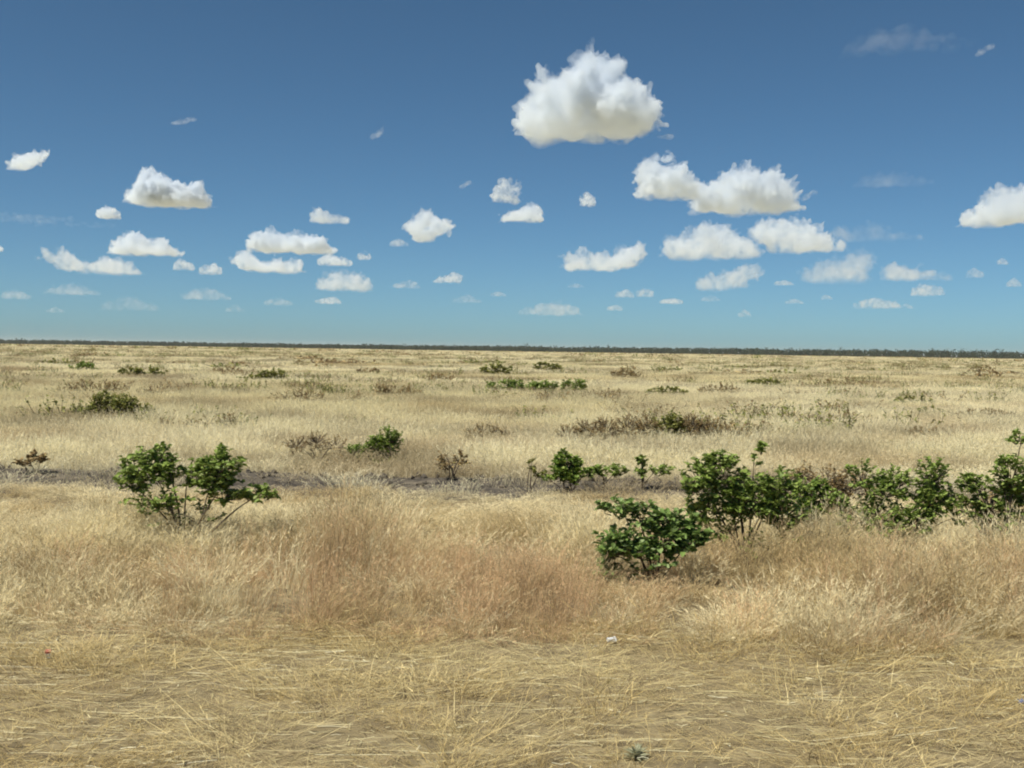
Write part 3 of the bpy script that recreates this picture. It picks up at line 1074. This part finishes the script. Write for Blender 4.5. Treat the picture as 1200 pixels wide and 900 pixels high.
NEAR = 'green shrubs in the near grass'
shrub('leafy_shrub', 'green two-lobed bush standing in tall grass on the left', (222, 648),
      [(176, 549, 34, 21), (153, 566, 20, 14, .8), (188, 533, 18, 10, .9), (226, 556, 20, 17), (257, 551, 31, 25, 1.5), (262, 577, 26, 13, .9),
       (308, 578, 25, 9, .9), (185, 585, 38, 16, .40), (236, 603, 32, 13, .35), (180, 606, 24, 10, .2)], 0, 1, GREEN, 0.068, 265, NEAR, 'shrub', stems=10)
shrub('leafy_shrub', 'dark green broad-leaved bush, closest of all the bushes', (768, 690),
      [(722, 594, 22, 13, .8), (752, 601, 24, 17), (790, 613, 32, 20, 1.2), (734, 638, 36, 14, 1.1), (778, 634, 38, 18, 1.2), (812, 632, 22, 17), (712, 670, 14, 14, .6),
       (733, 682, 9, 13, .9), (760, 655, 34, 14, .5), (716, 655, 16, 12, .6)], 0, 2, DEEP, 0.075, 205, NEAR, 'shrub', stems=9)
shrub('leafy_shrub', 'large dense green bush right behind the dark broad-leaved bush', (875, 662),
      [(820, 562, 24, 22), (846, 556, 28, 24, 1.1), (832, 598, 28, 22), (880, 586, 38, 27, 1.2), (912, 567, 30, 18), (915, 600, 30, 20), (842, 539, 14, 8, .8),
       (882, 635, 14, 20, .5), (850, 625, 26, 14, .35), (920, 625, 24, 12, .35), (884, 540, 6, 12, .7), (893, 527, 7, 8, .8)], 0, 3, GREEN, 0.068, 350, NEAR, 'shrub', stems=11)
shrub('leafy_shrub', 'small yellow-green bush at the right side of the large dense bush', (950, 640),
      [(953, 583, 23, 20), (945, 602, 24, 14, .8), (965, 570, 12, 8, .7)], 0, 4, FRESH, 0.062, 110, NEAR, 'shrub', stems=6)
shrub('leafy_shrub', 'loose olive and green bush between the yellow-green bush and right edge', (1052, 650),
      [(1014, 558, 22, 15, .5), (1052, 568, 26, 20, .8), (1092, 560, 18, 24), (1028, 600, 30, 20, .8), (1066, 606, 30, 16, .9), (1087, 593, 22, 22, 1.1),
       (1000, 612, 20, 14, .7), (1118, 600, 16, 18, .5), (1040, 622, 40, 12, .4), (985, 590, 16, 16, .6), (1105, 585, 18, 20, .7), (1035, 575, 22, 16, .7)], 0, 5, GREEN, 0.062, 380, NEAR, 'shrub', stems=10, dry=0.12)
shrub('leafy_shrub', 'tall open green bush cut by the right edge', (1180, 645),
      [(1134, 566, 15, 11), (1130, 586, 15, 8, .8), (1184, 558, 22, 24, 1.1), (1193, 514, 12, 9, .8), (1188, 590, 22, 22), (1222, 570, 26, 32, .9),
       (1160, 596, 20, 16, .6), (1150, 572, 14, 14, .6), (1170, 612, 34, 12, .4)], 0, 6, GREEN, 0.064, 270, NEAR, 'shrub', stems=8, dry=0.1)
shrub('dry_shrub', 'brown leafless bush wedged between two green bushes near right edge', (1158, 640),
      [(1160, 590, 22, 18), (1150, 605, 26, 12), (1170, 570, 14, 14, .6)], 0, 7, DRY_L, 0.045, 90, 'brown shrubs near the bare strip', 'shrub', stems=8, dry=0.5)
shrub('dry_shrub', 'brown twiggy thicket behind the yellow-green bush', (985, 606),
      [(970, 557, 34, 12), (1000, 570, 28, 18), (940, 553, 22, 9, .7), (985, 590, 22, 14, .8)], 0, 8, DRY_L, 0.05, 150, 'brown shrubs near the bare strip', 'shrub', stems=8, dry=0.4)
shrub('leafy_shrub', 'small bright green bush growing on the bare earth strip at mid frame', (664, 580),
      [(664, 546, 17, 14, 1.2), (658, 531, 9, 6, .9), (681, 552, 12, 6, .7), (650, 560, 16, 8, .6), (672, 562, 14, 7, .6)], 0, 9, FRESH, 0.085, 80, 'small bushes along the bare strip', 'shrub', stems=6)
shrub('leafy_shrub', 'low green sprigs right of the small bright bush on the strip', (708, 577),
      [(704, 551, 14, 6), (724, 552, 12, 7, .8), (690, 556, 10, 5, .5)], 0, 10, GREEN, 0.075, 36, 'small bushes along the bare strip', 'shrub', stems=4)
shrub('leafy_shrub', 'thin upright green sprig on the strip left of large dense bush', (752, 577),
      [(752, 540, 7, 6), (750, 553, 9, 6), (775, 551, 16, 6, .8)], 0, 11, GREEN, 0.07, 34, 'small bushes along the bare strip', 'shrub', stems=4, dry=.1)
shrub('dry_shrub', 'thin brown twigs on the strip beside the small bright bush', (622, 580),
      [(622, 545, 8, 8), (630, 556, 10, 6, .7)], 0, 12, OLIVE_L, 0.06, 20, 'small bushes along the bare strip', 'shrub', stems=3, dry=.4)
shrub('dry_shrub', 'upright brown-green bush just behind the bare strip left of centre', (530, 568),
      [(520, 533, 14, 7), (540, 538, 9, 9), (528, 545, 20, 7)], 0, 13, DRY_L, 0.06, 34, 'small bushes along the bare strip', 'shrub', stems=5, dry=.3)
shrub('dry_shrub', 'low brown tuft behind the strip at far left', (40, 562),
      [(40, 537, 14, 6), (28, 542, 12, 4, .6)], 0, 14, DRY_L, 0.07, 30, 'small bushes along the bare strip', 'shrub', stems=4, dry=.2)

# ---- scattered shrubs out on the plain
MID = 'shrubs scattered over the plain'


def far_shrub(x0, x1, yt, yb, mat, label, seed, dens=1.0, dry=0.0, shape=None, leaf_px=3.1, name='plain_shrub'):
    r = random.Random(seed)
    yr = yb + 0.155 * (yb - 410 - (x0 - 600) * 0.0147)
    xc = (x0 + x1) / 2
    w, h = x1 - x0, yb - yt
    nl = max(3, int(w / h * 1.6))
    lob = []
    for i in range(nl):
        u = (i + 0.5) / nl
        top = (shape[min(int(u * len(shape)), len(shape) - 1)] if shape else 0.55 + 0.45 * math.sin(math.pi * u)) * h
        lob.append((x0 + w * u + r.uniform(-1, 1) * w * .04, yb - top / 2 + h * 0.08, w / nl * 0.75, top / 2))
    lob += [(lx, yb + (yr - yb) * 0.3, rx_, (yr - yb) * 0.4 + ry_ * 0.3, .25) for (lx, ly, rx_, ry_) in list(lob)]
    Y = ground(xc, yr).y
    if mat is DRY_L:
        leaf_px, dens = 2.1, dens * 1.55
    n = int(1.15 * dens * (10 + 0.085 * w * h))
    return shrub(name, label, (xc, yr), lob, 0, seed, mat, leaf_px * Y / FPX, min(n, 520), MID, 'shrub', parts=False, leaf_per=12, stems=4, dry=dry)


for i, a in enumerate((
        (90, 180, 455, 487, OLIVE_L, 'broad olive-green shrub in the left midfield', 1.2, 0, (.5, .6, .95, 1, .85, .7, .5)),
        (186, 272, 474, 500, DRY_L, 'sparse twiggy plants right of the broad olive-green shrub', .35, .3, (.6, .4, .9, .5, .7, .8)),
        (66, 150, 443, 462, DRY_L, 'grey-brown shrub patch above the broad olive-green shrub', .9, .2, None),
        (140, 193, 428, 439, OLIVE_L, 'flat olive shrub in the far left field', 1, 0, None),
        (83, 117, 423, 434, GREEN, 'small green shrub in the far left field', 1, 0, None),
        (281, 333, 431, 445, OLIVE_L, 'dark low shrub left of centre in the far field', 1.3, 0, (.5, .7, .9, 1, .9)),
        (318, 382, 453, 471, DRY_L, 'sparse brown shrub with thin stems left of centre', .7, .3, None),
        (337, 402, 499, 529, DRY_L, 'see-through brown bush left of the bright leaning bush', .55, .35, None),
        (409, 470, 497, 528, FRESH, 'bright green leaning bush in the left midfield', 1.2, 0, (.3, .42, .6, .85, 1)),
        (440, 495, 446, 465, DRY_L, 'brown shrub above the bright leaning bush', 1.0, .1, (1, .8, .7, .8, .6)),
        (395, 440, 455, 474, DRY_L, 'faint brown twigs left of the brown shrub at mid field', .35, .4, None),
        (564, 599, 424, 438, OLIVE_L, 'small olive shrub above the long green shrub', 1.1, 0, None),
        (569, 680, 441, 460, GREEN, 'long low green shrub in the middle of the plain', 1.3, .05, (.7, .9, .8, .8, .75, .85, .8, 1)),
        (625, 657, 424, 434, OLIVE_L, 'little olive shrub right of the small olive shrub at mid field', 1, 0, None),
        (655, 770, 481, 514, DRY_L, 'wide brown thicket, left half of the dark midfield patch', 2.4, .05, (.6, .9, 1, .9, .95, 1)),
        (764, 803, 480, 513, OLIVE_L, 'green patch in the middle of the dark brown thicket', 1.3, 0, (.8, 1, .9)),
        (798, 878, 482, 514, DRY_L, 'wide brown thicket, right half of the dark midfield patch', 2.2, .08, (1, .9, .8, .6, .5)),
        (880, 912, 492, 508, DRY_L, 'faint twigs right of the brown thicket', .5, .3, None),
        (545, 600, 492, 512, DRY_L, 'small grey twiggy plant left of the brown thicket', .5, .3, None),
        (755, 806, 451, 463, OLIVE_L, 'low olive shrub above the brown thicket', 1.0, .05, None),
        (716, 750, 430, 441, DRY_L, 'brown shrub in the far field right of the little olive shrub', 1.0, .1, None),
        (820, 868, 447, 462, DRY_L, 'brownish shrub right of the low olive shrub', .8, .1, None),
        (876, 915, 442, 453, OLIVE_L, 'olive shrub in the right far field', 1.0, 0, None),
        (958, 1012, 441, 452, DRY_L, 'faint brown shrub in the right far field', .7, .2, None),
        (1046, 1095, 461, 475, OLIVE_L, 'olive shrub in the right midfield', .8, .05, None),
        (1076, 1106, 474, 485, OLIVE_L, 'small sprawling plant below the olive shrub in right midfield', .6, .2, None),
        (948, 1022, 478, 497, DRY_L, 'wispy brown plants above the yellow-green bush', .4, .35, None),
        (1110, 1190, 476, 490, DRY_L, 'thin line of brown plants near the right edge', .6, .2, None),
        (1060, 1108, 497, 510, DRY_L, 'low brown weeds above the loose olive bush', .5, .2, None),
        (250, 282, 428, 436, DRY_L, 'small brown shrub left of the dark low shrub', .8, .1, None),
        (498, 530, 436, 447, DRY_L, 'flat brown shrub left of the long green shrub', .7, .2, None),
        (415, 445, 430, 437, DRY_L, 'tiny brown shrub above the faint brown twigs', .8, .1, None))):
    far_shrub(*a[:6], seed=200 + i, dens=a[6], dry=a[7], shape=a[8])

# ---- many small look-alike shrubs still farther out: six shapes, copied
proto = []
rr = random.Random(77)
for k in range(6):
    r = np.random.default_rng(900 + k)
    B = Build()
    for i in range(150):
        u = r.normal(0, 1, 3); u /= np.linalg.norm(u); u[2] = abs(u[2])
        p = u * np.array([1.0, 0.7, 0.5]) * (0.45 + 0.6 * r.random())
        p[0] += 0.5 * (k % 3 - 1) * (i % 2)
        p[2] = max(p[2], 0.05)
        B.leaf(r, p, r.normal(0, 1, 3) + [0, 0, .3], 0.24 * r.uniform(.6, 1.3), 0.16, 0, False)
    for i in range(4):
        e_ = r.normal(0, 0.5, 3); e_[2] = 0.45
        B.tube([np.array([0, 0, -0.1]), e_ * 0.5, e_], [0.04, 0.03, 0.01], 3, 1)
    mesh = B.make('scrub_bush', [(OLIVE_L, DRY_L, OLIVE_L, DRY_L, OLIVE_L, DRY_L)[k], BARK])
    proto.append(mesh)
used = set()
for i in range(170):
    yy = 412.8 + 26 * rr.random() ** 1.7
    xx = rr.uniform(-30, 1230)
    yimg = yy + (xx - 600) * 0.0147
    g0 = ground(xx, yimg)
    k = rr.randrange(6)
    o = proto[k] if k not in used else proto[k].copy()
    if k in used:
        COL.objects.link(o)
    used.add(k)
    s = rr.uniform(0.85, 1.6)
    o.location = (g0.x, g0.y, float(gz(g0.x, g0.y)))
    o.scale = (s * rr.uniform(1.0, 2.6), s * 1.2, s * rr.uniform(0.8, 1.25))
    o.rotation_euler.z = rr.uniform(-.4, .4)
    tag(o, 'small dark bush far out on the pale plain', 'bush', 'small bushes far out on the plain')

# ---- belts of scrub near the horizon, too far to count
r = np.random.default_rng(31)
B = Build()
nb = 0
while nb < 1050:
    yy = 340 + 1100 * r.random() ** 0.8
    xx = r.uniform(-0.56, 0.56) * yy
    dens = fbm(np.float64(xx / 130), np.float64(yy / 55), 71, 3) + 0.22 * (xx / yy < -0.2) * (yy < 800) * (yy > 520) + 0.0002 * (yy - 800) + 0.10 * (xx / yy)
    if dens < 0.56:
        continue
    nb += 1
    w, h = r.uniform(1.5, 4.5), r.uniform(0.7, 1.5)
    mi = 0 if r.random() < 0.7 else 1
    z0 = float(gz(xx, yy))
    for j in range(22):
        p = np.array([xx + r.normal(0, 0.5) * w, yy + r.normal(0, 0.5) * w, z0 + h * r.random() ** 0.8 * (1 - 0.2 * r.random())])
        B.leaf(r, p, r.normal(0, 1, 3) + [0, 0, .3], 0.9 * r.uniform(.6, 1.3), 0.6, mi, False)
o = B.make('distant_scrub', [DRY_L, OLIVE_L])
tag(o, 'brown and olive belts of scrub just below the horizon', 'scrub', kind='stuff')

# ---- wiry brown weeds that stand in loose drifts between the grass
weeds = []
for k in range(4):
    r = np.random.default_rng(700 + k)
    B = Build()
    for i in range(26):
        b0 = np.array([r.normal(0, .22), r.normal(0, .22), -.03])
        e_ = b0 + np.array([r.normal(0, .22), r.normal(0, .22), r.uniform(.35, .85)])
        B.tube([b0, (b0 + e_) / 2 + r.normal(0, .03, 3), e_], [.009, .007, .004], 3, 1)
        for j in range(7):
            B.leaf(r, b0 + (e_ - b0) * r.uniform(.45, 1.05), r.normal(0, 1, 3) + [0, 0, .2], .09 * r.uniform(.6, 1.3), .05, 0, False)
    o = B.make('p', [DRY_L if k % 2 else OLIVE_L, BARK])
    COL.objects.unlink(o)
    weeds.append(o)
r = np.random.default_rng(8)
wx, wy = wedge(r, 23, 400, 0.32)
keep = fbm(wx / 9.0, wy / 5.0, 611, 3) + 0.06 * r.standard_normal(len(wx)) > 0.53
keep &= r.random(len(wx)) < 1.0 / (1.0 + (wy / 80.0) ** 1.6)
wx, wy = wx[keep], wy[keep]
nw = len(wx)
ws = r.uniform(0.7, 1.25, nw) * (1 + 0.4 * sstep(60, 250, wy))
o = scatter_object('dry_weeds', weeds, np.stack([wx, wy, gz(wx, wy)], -1), np.stack([ws * 1.3, ws * 1.3, ws * 0.85], -1), r.uniform(0, 6.28, nw),
                   r.integers(0, 4, nw), np.ones((nw, 3)))
tag(o, 'wiry brown weeds standing in drifts among the pale grass', 'weeds', kind='stuff')
print('weeds', nw)
r = np.random.default_rng(32)

# ---- the wood along the horizon
TREE_L = plant_material('far_tree_leaf', [(0.0, (0.014, 0.026, 0.014)), (0.6, (0.028, 0.044, 0.022)), (1.0, (0.045, 0.062, 0.03))], 0.15, None, 0.8)
B = Build()
for row in range(5):
    xx = -1150.0
    while xx < 1150:
        xx += r.uniform(1.4, 4.5)
        yy = 1650 + row * 45 + r.normal(0, 14) - 0.22 * (xx + 1000)
        h = 1.55 * (3.2 + 2.2 * fbm(np.float64(xx / 60), np.float64(row * 3.1), 88, 3) + 1.9 * sstep(-300, 700, xx)) * r.uniform(0.8, 1.15)
        if r.random() < 0.02:
            h *= 1.35
        w = r.uniform(3.0, 6.0)
        for j in range(34):
            t = r.random()
            p = np.array([xx + r.normal(0, 0.42) * w, yy + r.normal(0, .4) * w, h * (0.02 + 0.9 * t ** 1.15)])
            B.leaf(r, p, r.normal(0, 1, 3) + [0, 0, .3], 2.0 * r.uniform(.6, 1.2), 1.7, 0, False)
o = B.make('treeline', [TREE_L])
tag(o, 'thin dark line of far trees along the whole horizon', 'treeline', kind='stuff')

# single trees that stand clear of the line
for i, (tx, ty, yb_, lab) in enumerate((
        (967, 410.5, 419, 'lone round-topped tree rising above the treeline right of centre'),
        (917, 410.5, 418, 'small tree rising above the treeline left of the lone round-topped one'),
        (1092, 414.0, 421, 'flat tree rising above the treeline near the right edge'),
        (541, 406.0, 412, 'tree bump on the treeline near mid frame'))):
    r2 = np.random.default_rng(60 + i)
    Yd = 1180.0
    topz = at(tx, ty, Yd).z
    e = empty('far_tree', (at(tx, ty, Yd).x, Yd, float(gz(at(tx, ty, Yd).x, Yd))))
    tag(e, lab, 'tree', 'single trees on the horizon')
    tb = Build()
    tb.tube([np.array([0, 0, -.3]), np.array([.15, 0, topz * .35]), np.array([0, .1, topz * .65])], [.28, .2, .1], 6, 0)
    for q in range(4):
        a = q * 1.6
        tb.tube([np.array([.1, 0, topz * .4]), np.array([math.cos(a) * 1.0, math.sin(a) * 1.0, topz * .7])], [.12, .04], 4, 0)
    tb.make('trunk', [BARK], e)
    cb = Build()
    for q in range(170):
        u = r2.normal(0, 1, 3); u /= np.linalg.norm(u)
        p = np.array([0, 0, topz * .72]) + u * np.array([topz * .3, topz * .3, topz * .26]) * r2.random() ** .4
        cb.leaf(r2, p, r2.normal(0, 1, 3), .8 * r2.uniform(.6, 1.2), .6, 0, False)
    tag(cb.make('crown', [TREE_L], e), kind='stuff')
# ------------------------------------------------------------------ litter and weed on the verge
def flat_material(name, col, rough=0.45):
    m, nt, b = material(name, rough)
    nn = noise_node(nt, 30.0, 3)
    rp = ramp_node(nt, nn.outputs['Fac'], [(0.35, tuple(c * 0.82 for c in col)), (0.65, col)])
    nt.links.new(rp.outputs[0], b.inputs['Base Color'])
    return m


WHITE = flat_material('white_paper', (0.70, 0.71, 0.70))
RED = flat_material('red_print', (0.42, 0.10, 0.06))
BLUE = flat_material('blue_plastic', (0.10, 0.15, 0.34), 0.3)

# crumpled white paper cup on its side
g0 = ground(716, 757)
e = empty('paper_cup', (g0.x, g0.y, float(gz(g0.x, g0.y)) + 0.042))
tag(e, 'crumpled white paper cup lying at the edge of the tall grass', 'cup')
r = np.random.default_rng(3)
B = Build()
rings = []
for s in range(6):
    t = s / 5
    rad_ = 0.026 + 0.012 * t
    k = len(B.V)
    for q in range(14):
        a = 2 * math.pi * q / 14
        dr = rad_ * (1 + 0.12 * math.sin(3 * a + 4 * t) + r.normal(0, 0.03))
        B.V.append(np.array([t * 0.09 - 0.045, dr * math.cos(a), dr * math.sin(a) * 0.8]))
    rings.append(k)
for s in range(5):
    for q in range(14):
        q2 = (q + 1) % 14
        B.F.append([rings[s] + q, rings[s] + q2, rings[s + 1] + q2, rings[s + 1] + q]); B.M.append(0)
B.F.append(list(range(rings[0], rings[0] + 14))); B.M.append(0)
w = B.make('wall', [WHITE], e)
R_ = Build()
R_.tube([np.array([0.045, 0.039 * math.cos(a), 0.031 * math.sin(a)]) for a in np.linspace(0, 2 * math.pi, 17)], [0.0028] * 17, 5, 0)
R_.make('rim', [WHITE], e)
e.rotation_euler = (0.3, 0.06, 0.4)
e.scale = (0.75, 0.75, 0.75)

# small drink carton, white with a red top
g0 = ground(57, 773)
e = empty('drink_carton', (g0.x, g0.y, float(gz(g0.x, g0.y)) + 0.005))
tag(e, 'small white drink carton with red top on the verge at left', 'carton')


def crumpled_box(w, d, h, z0, seed, gable=0.0):
    rr_ = np.random.default_rng(seed)
    B = Build()
    lv = [(0, 1.0, 1.0), (0.35, 1.0, .94), (0.7, .96, .98), (1.0, 1.0, 1.0)] + ([(1.0 + gable * .6, .98, .45), (1.0 + gable, .95, .08)] if gable else [])
    for (t, sx, sy) in lv:
        for (a, c) in ((-1, -1), (0, -1), (1, -1), (1, 0), (1, 1), (0, 1), (-1, 1), (-1, 0)):
            j = rr_.normal(0, 0.03, 2)
            B.V.append(np.array([a * w / 2 * sx * (1 + j[0]), c * d / 2 * sy * (1 + j[1]), z0 + t * h]))
    n = len(lv)
    for i in range(n - 1):
        for q in range(8):
            q2 = (q + 1) % 8
            B.F.append([i * 8 + q, i * 8 + q2, i * 8 + 8 + q2, i * 8 + 8 + q]); B.M.append(0)
    B.F.append(list(range(7, -1, -1))); B.F.append([(n - 1) * 8 + q for q in range(8)]); B.M += [0, 0]
    return B


crumpled_box(0.055, 0.04, 0.048, 0.0, 4).make('body', [WHITE], e)
crumpled_box(0.0555, 0.0405, 0.014, 0.0483, 5, gable=1.2).make('lid', [RED], e)
e.rotation_euler = (0.12, -0.1, 0.3)
e.scale = (0.85, 0.85, 0.85)

# crumpled blue plastic wrapper
g0 = ground(1199, 826)
r = np.random.default_rng(9)
nv_ = 9
V, F = [], []
for j in range(nv_):
    for i in range(nv_):
        u, v = i / (nv_ - 1) - .5, j / (nv_ - 1) - .5
        V.append((u * 0.11 + r.normal(0, .003), v * 0.07 + r.normal(0, .003), 0.02 + 0.018 * math.sin(u * 13 + v * 5) + 0.012 * math.cos(v * 17) + r.normal(0, .003)))
for j in range(nv_ - 1):
    for i in range(nv_ - 1):
        F.append([j * nv_ + i, j * nv_ + i + 1, (j + 1) * nv_ + i + 1, (j + 1) * nv_ + i])
o = mesh_object('plastic_wrapper', V, F, BLUE)
sd = o.modifiers.new('thick', 'SOLIDIFY'); sd.thickness = 0.0012
o.location = (g0.x, g0.y, float(gz(g0.x, g0.y)) + 0.02)
o.scale = (0.6, 0.6, 0.6)
tag(o, 'scrap of blue plastic wrapper on the verge at the right edge', 'wrapper')

# grey-green weed close to the road
WEED = plant_material('grey_green_leaf', [(0.0, (0.34, 0.34, 0.21)), (1.0, (0.46, 0.45, 0.29))], 0.25, None, 0.6)
g0 = ground(746, 890)
e = empty('weed_plant', (g0.x, g0.y, float(gz(g0.x, g0.y))))
e.scale = (0.85, 0.85, 0.7)
tag(e, 'low grey-green weed rosette on the verge at the bottom edge', 'weed')
r = np.random.default_rng(12)
lb = Build()
lb.leaf(r, np.zeros(3), np.array([1.0, 0, 0.0]), 0.12, 0.017, 0)
first = None
for i in range(80):
    if first is None:
        o = lb.make('leaf', [WEED], e); first = o
    else:
        o = first.copy(); COL.objects.link(o); o.parent = e
    s = r.uniform(.5, 1.1)
    o.scale = (s, s, s)
    o.rotation_euler = (r.normal(0, .3), -r.uniform(0.3, 1.35), i * 2.4)
    o.location = (0, 0, r.uniform(0.0, 0.03))
# ------------------------------------------------------------------ air
HZ = bpy.data.materials.new('thin_haze')
HZ.use_nodes = True
hn = HZ.node_tree.nodes
hn.clear()
ho = hn.new('ShaderNodeOutputMaterial')
hv = hn.new('ShaderNodeVolumePrincipled')
hv.inputs['Color'].default_value = (0.97, 0.98, 1.0, 1)
hv.inputs['Density'].default_value = 0.00006
hv.inputs['Anisotropy'].default_value = 0.2
HZ.node_tree.links.new(hv.outputs[0], ho.inputs['Volume'])
X, Y0, Y1, Z0, Z1 = 41000, -100, 61000, -1.6, 24.0
haze = mesh_object('haze', [(-X, Y0, Z0), (X, Y0, Z0), (X, Y1, Z0), (-X, Y1, Z0), (-X, Y0, Z1), (X, Y0, Z1), (X, Y1, Z1), (-X, Y1, Z1)],
                   [[3, 2, 1, 0], [4, 5, 6, 7], [0, 1, 5, 4], [1, 2, 6, 5], [2, 3, 7, 6], [3, 0, 4, 7]], HZ)
tag(haze, 'thin pale haze over the whole plain', 'haze', kind='stuff')
